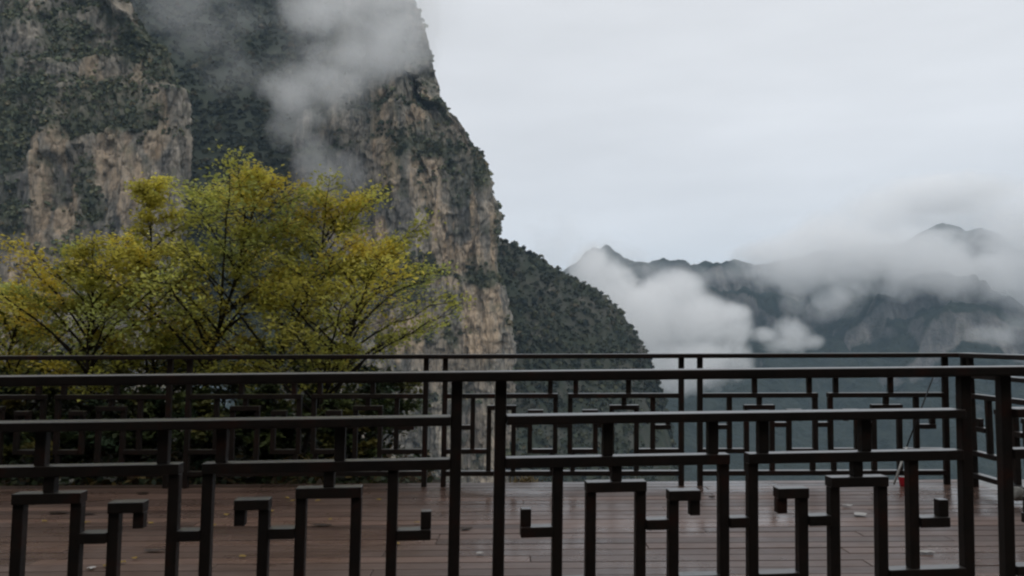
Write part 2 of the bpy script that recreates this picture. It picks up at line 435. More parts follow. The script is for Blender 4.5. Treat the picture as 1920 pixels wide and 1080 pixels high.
# --- wooded gully rising between the two cliffs
xs = np.linspace(-470, -150, 180); ys = np.linspace(520, 1000, 240); XX, YY = np.meshgrid(xs, ys)
ZZ = 20 + (YY - 560) * 1.18 + 26 * fbm(XX / 70, YY / 90, 0.5, 4) + 0.0012 * (XX + 215) ** 2
ZZ = np.minimum(ZZ, 520 + 0 * ZZ)
G = np.stack([XX, YY, ZZ], -1)
link('hillside', np_mesh('hillside', G.reshape(-1, 3), grid_faces(*G.shape[:2])), M_SLOPE)['kind'] = 'structure'
P, Nn = surface_scatter(G, np.clip(0.8 + fbm(XX / 20, YY / 20, 2.0, 3), 0.05, 1), 11000)
crowns('forest', P, 1.1 + 3.2 * rng.random(len(P)) ** 2, 18, 'dense dark forest filling the misty gully between the cliffs', 0.54)
mb_rocks = []

# --- wooded spur on the right of the big cliff
cr = [(880, 400), (940, 446), (1000, 476), (1060, 512), (1130, 552), (1165, 592), (1200, 642), (1216, 664), (1236, 730), (1248, 800), (1258, 900), (1270, 1300)]
D3 = 800.0
cx_ = [(a - 960) / FPX * D3 for a, b in cr]; cz_ = [1.2 + (634.5 - (a - 960) * -0.0066 - b) / FPX * D3 for a, b in cr]
xs = np.linspace(-110, 180, 240); ys = np.linspace(600, 1010, 240); XX, YY = np.meshgrid(xs, ys)
dY = YY - D3
ZZ = interp(cx_, cz_, XX + 4 * fbm(XX / 20, YY / 20, 8.0, 3)) - np.where(dY < 0, -dY * (1.15 + 0.25 * vnoise(XX / 60, 2, 2)), dY * 1.5)
ZZ = ZZ + (10 * fbm(XX / 45, YY / 45, 1.0, 3) - 2) * sstep(0, 60, np.abs(dY)) + 2.0 * fbm(XX / 9, YY / 9, 3.0, 3) + 15 * (0.4 - np.abs(fbm(XX / 32, YY / 110, 6.0, 3))) * sstep(8, 50, np.abs(dY))
ZZ = np.maximum(ZZ, -262)
G = np.stack([XX, YY, ZZ], -1)
t = NT('spur_ground'); v = t.coord((1, 1, 0.4)); n = t.noise(v, 0.035, 6, 0.65)
M_SPUR = t.bsdf(t.ramp(n, [(0.45, (0.034, 0.040, 0.027)), (0.60, (0.06, 0.058, 0.047)), (0.74, (0.13, 0.118, 0.10))]), 0.9, 0.1, n, 0.8, 3)
link('hillside', np_mesh('hillside', G.reshape(-1, 3), grid_faces(*G.shape[:2])), M_SPUR)['kind'] = 'structure'
bare = sstep(0.05, 0.25, fbm(XX / 40, YY / 25, 5.0, 3)) * sstep(20, -20, ZZ) * (YY < D3)
P, Nn = surface_scatter(G, np.clip(1 - 0.9 * bare, 0.05, 1), 15000)
crowns('forest', P, 0.8 + 3.0 * rng.random(len(P)) ** 2.2, 16, 'dark forest covering the spur that drops to the right', 0.62)

# --- far mountains across the valley
def far_mat(name):
    t = NT(name); geo = t.n('ShaderNodeNewGeometry'); sp = t.n('ShaderNodeSeparateXYZ'); t.l(geo.outputs['Normal'], sp.inputs[0])
    v = t.coord((1, 1, 0.35)); n = t.noise(v, 0.012, 7, 0.68); n2 = t.noise(t.coord(), 0.03, 6, 0.7)
    wood = t.ramp(n2, [(0.3, (0.020, 0.026, 0.022)), (0.6, (0.036, 0.043, 0.034)), (0.8, (0.06, 0.066, 0.05))])
    rock = t.ramp(n, [(0.38, (0.04, 0.042, 0.036)), (0.51, (0.115, 0.112, 0.107)), (0.63, (0.235, 0.22, 0.20))])
    steep = t.math('ADD', sp.outputs[2], t.math('MULTIPLY', t.math('SUBTRACT', n, 0.5), 1.1))
    f = t.ramp(steep, [(0.40, (1, 1, 1)), (0.56, (0, 0, 0))])
    return t.bsdf(t.mix(f, wood, rock), 0.95, 0.05, n2, 1.0, 14)


M_FAR = far_mat('far_mountain_side')


def mountain(prof, Yc, foot, x0, x1, nx, ny, back, seed, amp, step):
    px_ = [(a - 960) / FPX * Yc for a, b in prof]; pz_ = [1.2 + (634.5 + (a - 960) * -0.0066 * 1.0 - b) / FPX * Yc for a, b in prof]
    xs = np.linspace(x0, x1, nx); ys = np.linspace(foot, Yc + back, ny); XX, YY = np.meshgrid(xs, ys)
    f = np.clip((YY - foot) / (Yc - foot), 0, 1); wob = 0.10 * fbm(XX / 260, YY / 400, seed, 4)
    fw = np.clip(f + wob * sstep(0, 0.25, f) * sstep(1.0, 0.9, f), 0, 1)
    sh = interp([0, 0.45, 0.60, 0.635, 0.80, 0.83, 0.95, 1.0], [0, 0.33, 0.42, 0.62, 0.70, 0.90, 0.95, 1.0], fw)
    h1 = interp(px_, pz_, xs); h1 = np.convolve(np.pad(h1, 2, 'edge'), np.hanning(7)[1:-1] / np.hanning(7).sum(), 'valid'); h1 = h1 + 16 * fbm(xs / 95, seed, 1.5, 4) + 9 * fbm(xs / 30, seed, 4.5, 3); H = np.broadcast_to(h1, XX.shape)
    ZZ = -262 + (H + 262) * sh
    ZZ = ZZ - np.clip(YY - Yc, 0, None) * 1.1
    rid = 1 - np.abs(fbm(XX / 170, YY / 420, seed + 3, 4)) * 2
    ZZ = ZZ + rid * amp * sstep(0.05, 0.4, f) * sstep(1.0, 0.66, f) + step * (1 - 0.1 * sstep(0.85, 1.0, f)) * fbm(XX / 34, YY / 34, seed + 6, 5) * sstep(0, 0.2, f)
    ZZ = np.maximum(ZZ, -264)
    G = np.stack([XX, YY, ZZ], -1)
    o = link('mountain', np_mesh('mountain', G.reshape(-1, 3), grid_faces(*G.shape[:2])), M_FAR); o['kind'] = 'structure'


mountain([(600, 600), (900, 560), (1040, 515), (1085, 492), (1098, 472), (1128, 461), (1150, 463), (1160, 478), (1195, 494), (1215, 490), (1236, 481), (1256, 483), (1272, 498), (1330, 493),
          (1372, 490), (1420, 494), (1500, 480), (1600, 470), (1700, 452), (1742, 428), (1780, 418), (1812, 428), (1835, 470), (1880, 462), (1950, 480), (2100, 520), (2400, 560)],
         2800, 1350, -700, 2700, 560, 380, 700, 1.7, 80, 17)
mountain([(1380, 900), (1480, 690), (1560, 600), (1620, 545), (1662, 508), (1700, 505), (1760, 520), (1850, 556), (1905, 600), (1960, 640), (2100, 720), (2300, 900)],
         2150, 1250, 450, 2000, 360, 280, 600, 5.2, 55, 20)

# --- valley floor, one sheet out past the mountains
gs = np.linspace(-6000, 6000, 60); XX, YY = np.meshgrid(gs, gs); ZZ = -265 + 0 * XX
link('ground', np_mesh('ground', np.stack([XX, YY, ZZ], -1).reshape(-1, 3), grid_faces(60, 60)), M_SLOPE)['kind'] = 'structure'

# --- shelf of land that carries road and deck; behind the deck it drops away
xs = np.concatenate([np.linspace(-160, -14, 40), np.linspace(-13.5, 8, 110), np.linspace(9, 160, 40)])
ys = np.concatenate([np.linspace(-40, 2, 12), np.linspace(2.3, 16, 110), np.linspace(17, 200, 50)]); XX, YY = np.meshgrid(xs, ys)
edge = interp([-200, -9, -5, -2.2, -0.9, -0.2, 4, 9, 200], [18, 16, 13, 10.8, 8.4, 7.0, 7.0, 6.6, 6.6], XX) + 0.35 * vnoise(XX / 0.8, 4, 1)
sh_z = np.clip(-0.16 + 0.05 * fbm(XX / 0.5, YY / 0.5, 1, 3), None, -0.07) + 0.10 * sstep(7.1, 8.5, YY) * sstep(-0.9, -2.0, XX)
ZZ = sh_z - np.clip(YY - edge, 0, None) * 1.9
ZZ = np.maximum(ZZ, -264.5)
link('bank', np_mesh('bank', np.stack([XX, YY, ZZ], -1).reshape(-1, 3), grid_faces(*XX.shape)), M_SOIL)['kind'] = 'structure'
xs = np.linspace(-60, 60, 60); ys = np.linspace(-7, 2.2, 12); XX, YY = np.meshgrid(xs, ys)
link('road', np_mesh('road', np.stack([XX, YY, 0.0 * XX - 0.02], -1).reshape(-1, 3), grid_faces(*XX.shape)), M_ROAD)['kind'] = 'structure'
# unseen rock slope uphill of the road, added to darken the railing fronts
xs = np.linspace(-90, 90, 120); hh = np.linspace(0, 1, 40); XX, HH = np.meshgrid(xs, hh)
G = np.stack([XX, -8 - HH * 9 + 1.6 * fbm(XX / 6, HH * 5, 2, 4), HH * 34 - 0.4], -1)
link('unseen_rock_slope', np_mesh('unseen_rock_slope', G.reshape(-1, 3), grid_faces(*XX.shape)), M_SPUR)['kind'] = 'structure'

# ------------------------------------------------------------------ deck
DX0, DX1, DY0, DY1, PITCHB = -10.5, 3.82, 2.3, 6.94, 0.128
db = MB(); y = DY0; row = 0
while y + PITCHB <= DY1 + 0.001:
    x = DX0 - random.uniform(0, 2.5)
    while x < DX1:
        L = random.uniform(2.6, 3.6); x0, x1 = max(x, DX0), min(x + L, DX1)
        if x1 - x0 > 0.05:
            dz = random.uniform(-0.0014, 0.0014)
            db.box(((x0 + x1) / 2, y + PITCHB / 2, -0.015 + dz), ((x1 - x0) / 2 - 0.002, PITCHB / 2 - random.uniform(0.004, 0.0072), 0.015), tint=random.random())
        x += L
    y += PITCHB; row += 1
deck = db.build('deck', M_DECK, bevel=0.002); deck['kind'] = 'structure'
gb = MB(); gb.box((6.9, 4.7, -0.06), (3.07, 2.35, 0.03)); g = gb.build('gravel_path', M_GRAVEL); g['kind'] = 'structure'

# ------------------------------------------------------------------ railings
ZT = 1.1
Z = dict(mid=0.932, low=0.772, brk=0.675, cane=0.637, cend=0.54, hook=0.513, htick=0.579, lnk=0.53, ub=0.316, bot=0.136)
FR = dict(v1=.120, b0=.189, b1=.293, cn=.362, ct=.407, v3=.469, s1=.223, s2=.446, bs=.242, ht=.055)
BT, BD = 0.0195, 0.030      # half thickness and half depth of a bar


def railing(name, A, B, posts, label, zA=0.0, zB=0.0, lean=0.0, extra=None):
    """A, B: ends on plan; posts: distances of the post centres along the run, in pairs either side of a narrow gap"""
    A = Vector((A[0], A[1], 0)); B = Vector((B[0], B[1], 0)); ex = (B - A).normalized(); ey = Vector((-ex.y, ex.x, 0)); Lr = (B - A).length
    root = empty(name, (A.x, A.y, 0)); tag(root, label, 'railing')
    ez = Vector((0, 0, 1))
    def put(mb, u0, u1, z0, z1, hd):      # bar between (u0,z0) and (u1,z1) in the plane of the railing
        um, zm = (u0 + u1) / 2, (z0 + z1) / 2
        dz = zA + (zB - zA) * um / Lr
        axz = (ez + ex * lean).normalized(); axx = (ex + ez * ((zB - zA) / Lr)).normalized()
        mb.box(ex * (um + lean * (zm - 0.55)) + ez * (zm + dz), ((u1 - u0) / 2, hd, (z1 - z0) / 2), (axx, ey, axz))
    h = MB(); put(h, -0.03, Lr + 0.03, ZT - 0.038, ZT, 0.055); h.build('handrail', M_PAINT, root, 0.006)
    for u in posts:
        p = MB(); put(p, u - 0.0215, u + 0.0215, 0, ZT - 0.038, 0.021); p.build('post', M_PAINT, root, 0.004)
    ps = sorted(posts)
    for a, b in zip(ps[:-1], ps[1:]):
        w = b - a
        if w < 0.5:
            continue
        a2, b2 = a + 0.0215, b - 0.0215
        r = MB(); put(r, a2, b2, Z['mid'] - 0.034, Z['mid'], 0.05); r.build('mid_rail', M_PAINT, root, 0.004)
        r = MB(); put(r, a2, b2, Z['bot'] - 0.04, Z['bot'], 0.032); r.build('bottom_rail', M_PAINT, root, 0.004)
        for sgn in (0, 1):
            q = MB(); T = BT * 2
            U = (lambda f: a + f * w) if not sgn else (lambda f: b - f * w)
            def hb(f0, f1, zt, d0=0.0, d1=0.0, q=q, U=U):          # horizontal bar, top at zt
                u0, u1 = sorted((U(f0), U(f1))); put(q, u0 - d0, u1 + d1, zt - T, zt, BD)
            def vb(f, z0, z1, q=q, U=U): put(q, U(f) - BT, U(f) + BT, z0, z1, BD - 0.010)
            post_f = 0.0215 / w
            # low rail from post to the upright nearest the middle
            u0, u1 = sorted((U(post_f), U(FR['v3']))); put(q, u0 - (BT if sgn else 0), u1 + (0 if sgn else BT), Z['low'] - T, Z['low'], BD)
            vb(FR['s1'], Z['low'], Z['mid'] - 0.034); vb(FR['s2'], Z['low'], Z['mid'] - 0.034)
            vb(FR['v3'], Z['ub'] - T, Z['low'] - T); vb(FR['v1'], Z['ub'], Z['low'] - T)
            hb(FR['b0'], FR['b1'], Z['brk'], BT, BT); vb(FR['bs'], Z['brk'], Z['low'] - T)
            vb(FR['b0'], Z['bot'], Z['brk'] - T); vb(FR['b1'], Z['bot'], Z['brk'] - T)
            hb(post_f, FR['b0'], Z['ub'], 0 if not sgn else -BT, 0 if sgn else -BT)
            e = BT / w
            hb(FR['b1'] + e, FR['cn'] - e, Z['lnk']); vb(FR['cn'], Z['ub'] - T, Z['cane'] - T)
            hb(FR['cn'], FR['ct'], Z['cane'], BT, BT); vb(FR['ct'], Z['cend'], Z['cane'] - T)
            hb(FR['cn'] + e, FR['v3'] - e, Z['ub']); vb(FR['v3'] - 0.012, Z['bot'], Z['ub'] - T)
            hb(FR['ht'], FR['v1'] - e, Z['hook'], BT if not sgn else 0, 0 if not sgn else BT); vb(FR['ht'], Z['hook'], Z['htick'])
            q.build('lattice_panel', M_PAINT, root, 0.003)
        q = MB(); put(q, a + FR['v3'] * w + BT, b - FR['v3'] * w - BT, Z['lnk'] - BT * 2, Z['lnk'], BD); q.build('tie_bar', M_PAINT, root, 0.003)
    return root


SL = 0.0745
nA = (-4.3, 3.09 - 4.3 * SL); nB = (4.3, 3.09 + 4.3 * SL); kk = math.hypot(1, SL)
nposts = [(x + 4.3) * kk for x in (-4.2, -2.331, -2.163, -0.2234, -0.0556, 1.795, 1.962, 3.83)]
railing('railing', nA, nB, nposts, 'near dark brown fretwork railing running across the whole foreground', 0, 0, 0.022)
FY = 6.79
fposts = [x + 9.2 for x in (-9.17, -7.18, -7.02, -5.03, -4.865, -2.88, -2.715, -0.73, -0.57, 1.40, 1.555, 3.59, 3.75)]
railing('railing', (-9.2, FY), (3.80, FY - 0.10), fposts, 'far dark brown fretwork railing along the outer edge of the deck', 0.025, -0.02, 0.02)
railing('railing', (3.735, FY - 0.20), (3.80, 2.75), [0.03, 1.88, 2.04, 3.88], 'side railing closing the right end of the deck', -0.02, -0.02, 0.0)

# ------------------------------------------------------------------ near trees
AUT = np.array([[0.60, 0.50, 0.085], [0.55, 0.50, 0.10], [0.47, 0.465, 0.105], [0.34, 0.37, 0.10], [0.64, 0.49, 0.07]])
DRK = np.array([[0.055, 0.075, 0.028], [0.08, 0.10, 0.034], [0.12, 0.12, 0.035], [0.04, 0.065, 0.035], [0.15, 0.13, 0.035]])


def leaves_mesh(name, C, D, size, tint):
    n = len(C); D = D / (np.linalg.norm(D, axis=1, keepdims=True) + 1e-9)
    up = np.array([0, 0, 1.0]) + rng.normal(size=(n, 3)) * 0.42; s = np.cross(D, up); s /= np.linalg.norm(s, axis=1, keepdims=True) + 1e-9
    nn = np.cross(s, D); L = size[:, None]
    V = np.stack([C, C + D * L * 0.5 + s * L * 0.30 + nn * L * 0.06, C + D * L, C + D * L * 0.5 - s * L * 0.30 + nn * L * 0.06], 1).reshape(-1, 3)
    F = np.arange(4 * n).reshape(-1, 4)
    return np_mesh(name, V, F, False, np.repeat(tint, 4, 0))


def tree(name, label, cat, base, top, spread, nbr, t0, leaf, pal, mat, hue, nleaf=36, bend=0.25, group=None, r0=0.03, ntw=9, stems=1):
    base = np.array(base, float); top = np.array(top, float); root = empty(name, base); tag(root, label, cat, group)
    H = np.linalg.norm(top - base); tr = MB(); C, D, S, T = [], [], [], []
    for st in range(stems):
        tp = top - base + (rng.normal(size=3) * np.array([0.30, 0.2, 0.08]) * H * (stems > 1)); wob = rng.normal(size=(2, 3)) * H * 0.035
        def stem(t): return tp * np.array([t ** (1 + bend), t ** (1 + bend), t]) + wob[0] * math.sin(t * 5) * t + wob[1] * math.sin(t * 9) * t
        ts = np.linspace(0, 1, 14); tr.tube([stem(t) for t in ts], [max(r0 * (1 - 0.86 * t), 0.004) for t in ts], 7)
        az = rng.uniform(0, 6.28)
        for i in range(nbr):
            f = (i + rng.random()) / nbr; t = t0 + (1 - t0) * f; az += 2.4 + rng.normal() * 0.35
            prof = (1 - 0.80 * f ** 1.25) * (0.55 + 0.45 * min(1, f * 4 + 0.2)); L = spread * prof * rng.choice([0.5, 0.75, 1.0, 1.3])
            o = stem(t); h = np.array([math.cos(az), math.sin(az), 0.0]); el = rng.uniform(0.75, 1.5)
            pts = []
            for k in range(7):
                q = k / 6
                pts.append(o + h * L * q + np.array([0, 0, 1]) * L * (el * q - 0.36 * q * q) + rng.normal(size=3) * 0.02 * L * q)
            rb = max(0.009, r0 * 0.5 * (1 - t) + 0.007)
            tr.tube(pts, [rb * (1 - 0.8 * k / 6) for k in range(7)], 5)
            pts = np.array(pts); side = np.array([-h[1], h[0], 0])
            bc = pal[rng.choice(len(pal), p=hue(t, f))] * rng.uniform(0.75, 1.25)
            for j in range(ntw):
                q = 0.28 + 0.72 * (j + rng.random() * 0.8) / ntw; kk_ = min(int(q * 6), 5); p = pts[kk_] + (pts[kk_ + 1] - pts[kk_]) * (q * 6 - kk_)
                sg = 1 if j % 2 else -1; tl = L * 0.42 * (1.15 - 0.6 * q) * rng.uniform(0.6, 1.2)
                d = h * 0.75 + side * sg * rng.uniform(0.5, 1.0) + np.array([0, 0, rng.uniform(0.0, 0.75)]); d /= np.linalg.norm(d)
                tr.tube([p, p + d * tl * 0.6, p + d * tl], [0.004, 0.003, 0.0015], 4)
                n = int(nleaf * rng.uniform(0.6, 1.3)); a = rng.random((n, 1)) ** 0.75
                c = p + d * tl * a * 1.05 + rng.normal(size=(n, 3)) * np.array([0.055, 0.055, 0.034]) * (spread / 0.9)
                dd = d + rng.normal(size=(n, 3)) * np.array([0.8, 0.8, 0.45]) + np.array([0, 0, -0.1])
                C.append(c); D.append(dd); S.append(leaf * rng.uniform(0.65, 1.25, n)); T.append(bc * rng.uniform(0.7, 1.35, (n, 1)) * np.array([1, 1, 1]))
    tr.build('trunk', M_BARK, root, smooth=True)
    me = leaves_mesh('crown', np.concatenate(C), np.concatenate(D), np.concatenate(S), np.concatenate(T))
    link('crown', me, mat, root)
    return root


def hue_aut(t, f): # yellower towards the outer, upper shoots
    y = min(1, max(0, (t - 0.35) / 0.6)); w = np.array([0.10 + 0.25 * y, 0.25 + 0.08 * y, 0.33 - 0.1 * y, 0.30 - 0.27 * y, 0.02 + 0.04 * y]); return w / w.sum()
def hue_dk(t, f): return np.array([0.32, 0.28, 0.12, 0.22, 0.06])


def tp(px, py, Y): return tuple(at(px, py, Y))
def bs(px, Y): p = at(px, 700, Y); return (p[0], Y, -0.08)


GT = 'yellowing trees behind the far railing'
tree('tree', 'tallest yellow-green tree, its pointed top rising in the middle of the clump', 'tree', bs(385, 8.3), tp(470, 330, 8.5), 1.15, 40, 0.24, 0.048, AUT, M_LEAF, hue_aut, group=GT)
tree('tree', 'yellow tree with bright golden top shoots, right of the tallest one', 'tree', bs(498, 8.8), tp(612, 395, 8.9), 1.15, 38, 0.22, 0.048, AUT, M_LEAF, hue_aut, group=GT)
tree('tree', 'low spreading tree leaning right, its outermost boughs in front of bare rock', 'tree', bs(560, 8.2), tp(715, 490, 8.3), 1.2, 36, 0.2, 0.048, AUT, M_LEAF, hue_aut, group=GT, bend=0.1)
tree('tree', 'slim yellow-green tree left of the tallest one, its dark stem upright', 'tree', bs(288, 8.6), tp(285, 400, 8.7), 0.92, 34, 0.26, 0.048, AUT, M_LEAF, hue_aut, group=GT)
tree('tree', 'short bushy olive-green tree at the far left of the clump', 'tree', bs(190, 8.0), tp(150, 480, 8.1), 1.0, 36, 0.24, 0.048, AUT, M_LEAF, lambda t, f: hue_aut(t * 0.6, f), group=GT)
tree('tree', 'low tree with drooping green boughs cut by the left edge of the picture', 'tree', bs(20, 8.6), tp(20, 560, 8.6), 0.95, 34, 0.2, 0.048, AUT, M_LEAF, lambda t, f: hue_aut(t * 0.4, f), group=GT)
GS = 'dark shrubs under the trees'
for px_, Y_, h_, lab in ((40, 9.0, .95, 'dark green shrub at the left end of the undergrowth'), (180, 9.6, 1.1, 'dark shrub under the short olive-green tree'),
                         (320, 9.4, 1.2, 'dark shrub among the stems of the tallest tree'), (450, 9.9, 1.2, 'dark shrub between the two middle tree trunks'),
                         (580, 9.3, 1.05, 'dark shrub under the golden-topped tree'), (700, 9.0, .85, 'olive shrub at the right end of the undergrowth, near bare rock'),
                         (110, 7.6, .45, 'low green bush spilling on the left corner of the deck edge'),
                         (255, 7.9, .75, 'dark low shrub just behind the far railing at left, below the slim tree'), (400, 7.7, .65, 'dark low shrub behind the far railing, at the foot of the tallest tree'),
                         (520, 7.9, .7, 'dark low shrub behind the far railing beside the dry grass'), (655, 7.8, .6, 'dark low shrub behind the far railing beside the grey rock'),
                         (20, 8.0, .8, 'dark low shrub behind the far railing at the left edge of the picture')):
    b = bs(px_, Y_)
    tree('shrub', lab, 'shrub', b, (b[0], b[1], b[2] + h_), 0.62 if Y_ > 8 else .4, 12, 0.05, 0.065, DRK, M_SHRUB, hue_dk, group=GS, r0=0.014, ntw=6, stems=3, nleaf=24)


# ------------------------------------------------------------------ small things
n = 14000                                                    # weeds and fallen leaves on the bank under the trees
gx = rng.uniform(-9, -0.75, n); gy = 7.0 + 6.0 * rng.random(n) ** 1.5; ge = np.interp(gx, [-9, -5, -2.2, -0.9, -0.2], [16, 13, 10.8, 8.4, 7.0])
gz = -0.14 + 0.10 * sstep(7.1, 8.5, gy) * sstep(-0.9, -2.0, gx) - np.clip(gy - ge, 0, None) * 1.9 + rng.random(n) ** 2 * 0.22
gp = np.array([[0.030, 0.045, 0.018], [0.05, 0.06, 0.02], [0.14, 0.10, 0.03], [0.07, 0.045, 0.022], [0.02, 0.032, 0.016]])[rng.choice(5, n, p=[.34, .2, .1, .16, .2])] * rng.uniform(0.6, 1.3, (n, 1))
o = link('ground_cover', leaves_mesh('ground_cover', np.stack([gx, gy, gz], 1), rng.normal(size=(n, 3)) * np.array([1, 1, 0.6]) + np.array([0, 0, .3]), rng.uniform(.05, .12, n), gp), M_SHRUB)
tag(o, 'weeds and fallen leaves covering the bank under the trees', 'ground cover', None, 'stuff')


def tuft(label, px, Y, z0, h, n=90):
    p = at(px, 800, Y); root = None; V = []; F = []; T = []
    for i in range(n):
        a = rng.uniform(0, 6.28); b = np.array([rng.normal() * 0.065, rng.normal() * 0.04, 0]); d = np.array([math.cos(a), math.sin(a), 0]); s = np.array([-d[1], d[0], 0]) * 0.006
        hh_ = h * rng.uniform(0.5, 1.1); k = len(V)
        V += [b - s, b + s, b + d * hh_ * .25 + np.array([0, 0, hh_ * .7]) + s * .7, b + d * hh_ * .25 + np.array([0, 0, hh_ * .7]) - s * .7, b + d * hh_ * .7 + np.array([0, 0, hh_ * .85])]
        F += [(k, k + 1, k + 2, k + 3), (k + 3, k + 2, k + 4, k + 4)]
        c = np.array([0.30, 0.22, 0.09]) * rng.uniform(0.5, 1.2); T += [c] * 5
    me = bpy.data.meshes.new('grass_tuft'); me.from_pydata([tuple(v) for v in V], [], [f if f[2] != f[3] else f[:3] for f in F])
    a = me.attributes.new('tint', 'FLOAT_COLOR', 'POINT'); a.data.foreach_set('color', np.array([[*c, 1] for c in T], np.float32).ravel())
    o = link('grass_tuft', me, M_DRY); o.location = (p[0], Y, z0); tag(o, label, 'grass', 'dry grass tufts')


tuft('straw-coloured dry grass tuft under the golden-topped tree', 600, 7.35, -0.1, 0.3)
tuft('straw-coloured dry grass tuft right of the left gap of the far railing', 985, 7.0, -0.1, 0.17, 120)


def rock(label, px, py, Y, r, seed):
    p = at(px, py, Y); n, k = 9, 12; V = []
    for i in range(n + 1):
        for j in range(k):
            th = math.pi * i / n; ph = 2 * math.pi * j / k; d = np.array([math.sin(th) * math.cos(ph), math.sin(th) * math.sin(ph), math.cos(th)])
            d = np.sign(d) * np.abs(d) ** 0.7; V.append(d * np.array(r) * (1 + 0.22 * float(vnoise(d[0] * 1.5 + seed, d[1] * 1.5, d[2] * 1.5))))
    F = [(i * k + j, (i + 1) * k + j, (i + 1) * k + (j + 1) % k, i * k + (j + 1) % k) for i in range(n) for j in range(k)]
    o = link('rock', np_mesh('rock', V, F, False), M_STONE); o.location = p; tag(o, label, 'rock', 'pale rocks at the deck edge')


rock('pale squarish block in place of a white carton, half hidden at the left deck edge', 208, 897, 7.25, (.05, .05, .06), 1)  # rock shape standing in for a small white carton
rock('flat grey rock left of the squarish pale one', 118, 905, 7.2, (.09, .06, .03), 5)
rock('grey rock beside the dry grass under the trees', 645, 888, 7.4, (.11, .08, .05), 9)
rock('pale stone on gravel beyond the side railing', 1905, 925, 5.9, (.05, .05, .05), 13)

# thin pole leaning on the far railing
pm = NT('white_pole').bsdf((0.62, 0.62, 0.60), 0.4, 0.4); dm = NT('dark_pole').bsdf((0.02, 0.02, 0.022), 0.5, 0.3)
a, b, c_ = at(1676, 908, 6.52), at(1700, 838, 6.56), at(1750, 706, 6.62)
root = empty('leaning_pole', a); tag(root, 'thin pole leaning against the far railing, white below and black above', 'pole')
q = MB(); q.tube([Vector(a) - Vector(a), Vector(b) - Vector(a)], [0.009, 0.008], 8); q.build('lower_shaft', pm, root, smooth=True)
q = MB(); q.tube([Vector(b) - Vector(a), Vector(c_) - Vector(a)], [0.006, 0.005], 8); q.build('upper_shaft', dm, root, smooth=True)
# red drink can
cm = NT('red_can_paint').bsdf((0.52, 0.015, 0.03), 0.35, 0.5); al = NT('can_metal').bsdf((0.6, 0.6, 0.6), 0.3, 0.5, metal=1.0)
ca = at(1693, 912, 6.6); root = empty('paper_cup', (ca[0], 6.6, 0)); tag(root, 'small red cup standing by the foot of the far railing', 'cup')
q = MB(); q.tube([(0, 0, 0.001), (0, 0, 0.006), (0, 0, 0.075), (0, 0, 0.079)], [0.022, 0.024, 0.032, 0.031], 18); q.build('cup_body', cm, root, smooth=True)
q = MB(); q.tube([(0, 0, 0.079), (0, 0, 0.084)], [0.033, 0.030], 18); q.build('cup_lid', al, root, smooth=True)

# litter and leaves lying on the wet boards
lp = NT('pale_scrap').bsdf((0.40, 0.385, 0.37), 0.6, 0.3); lb = NT('wet_brown_leaf').bsdf((0.03, 0.018, 0.012), 0.5, 0.3)


def flake(kind, label, px, py, sx, sy, mat, group):
    d = FWD + RIGHT * (px - 960) / FPX + UP * (540 - py) / FPX; p = CAM + d * ((0.006 - CAM[2]) / d[2]); V = []; n = 10
    V.append((0, 0, 0.012))
    for i in range(n):
        q_ = 2 * math.pi * i / n; r = 1 + 0.3 * random.uniform(-1, 1); V.append((math.cos(q_) * sx * r, math.sin(q_) * sy * r, 0.002 + 0.010 * random.random()))
    me = bpy.data.meshes.new(kind); me.from_pydata(V, [], [(0, i + 1, (i + 1) % n + 1) for i in range(n)])
    o = link(kind, me, mat); o.location = p; s = o.modifiers.new('thick', 'SOLIDIFY'); s.thickness = 0.002
    tag(o, label, 'leaf' if 'leaf' in kind else 'paper scrap', group)


for lab, px_, py_, sx, sy in (('largest pale paper scrap on the deck, seen through the right-hand arch', 1612, 965, .045, .05), ('thin pale scrap on the deck just beyond the largest one', 1588, 949, .04, .02),
                              ('pale paper scrap near the right post of the near railing', 1738, 1036, .05, .025), ('small pale scrap low on the left part of the deck', 172, 1066, .022, .02),
                              ('tiny pale scrap on the deck right of the middle posts', 900, 1038, .02, .012)):
    flake('paper_scrap', lab, px_, py_, sx, sy, lp, 'pale scraps on the deck')
for lab, px_, py_, sx, sy in (('dark wet leaf on the deck inside the leftmost arch', 108, 962, .07, .03), ('dark wet leaf right of the leftmost arch', 165, 964, .05, .03), ('dark leaf near the far edge at left', 268, 925, .05, .03),
                              ('dark leaf on the boards inside the second arch', 600, 985, .08, .02), ('brown leaf left of the middle posts, behind the hook', 872, 992, .04, .03), ('dark leaf on boards right of the left hooked bar', 290, 1033, .07, .015),
                              ('small dark leaf on the far right boards', 1335, 933, .03, .02)):
    flake('fallen_leaf', lab, px_, py_, sx, sy, lb, 'wet leaves on the deck')


ly = NT('yellow_leaf').bsdf((0.26, 0.17, 0.03), 0.5, 0.3)
for i in range(22):
    flake('fallen_leaf', 'small yellow leaf lying on the wet boards near the trees', 20 + 780 * random.random() ** 1.3, 930 + 140 * random.random() ** 1.5, .018, .012, ly, 'small yellow leaves on the deck')


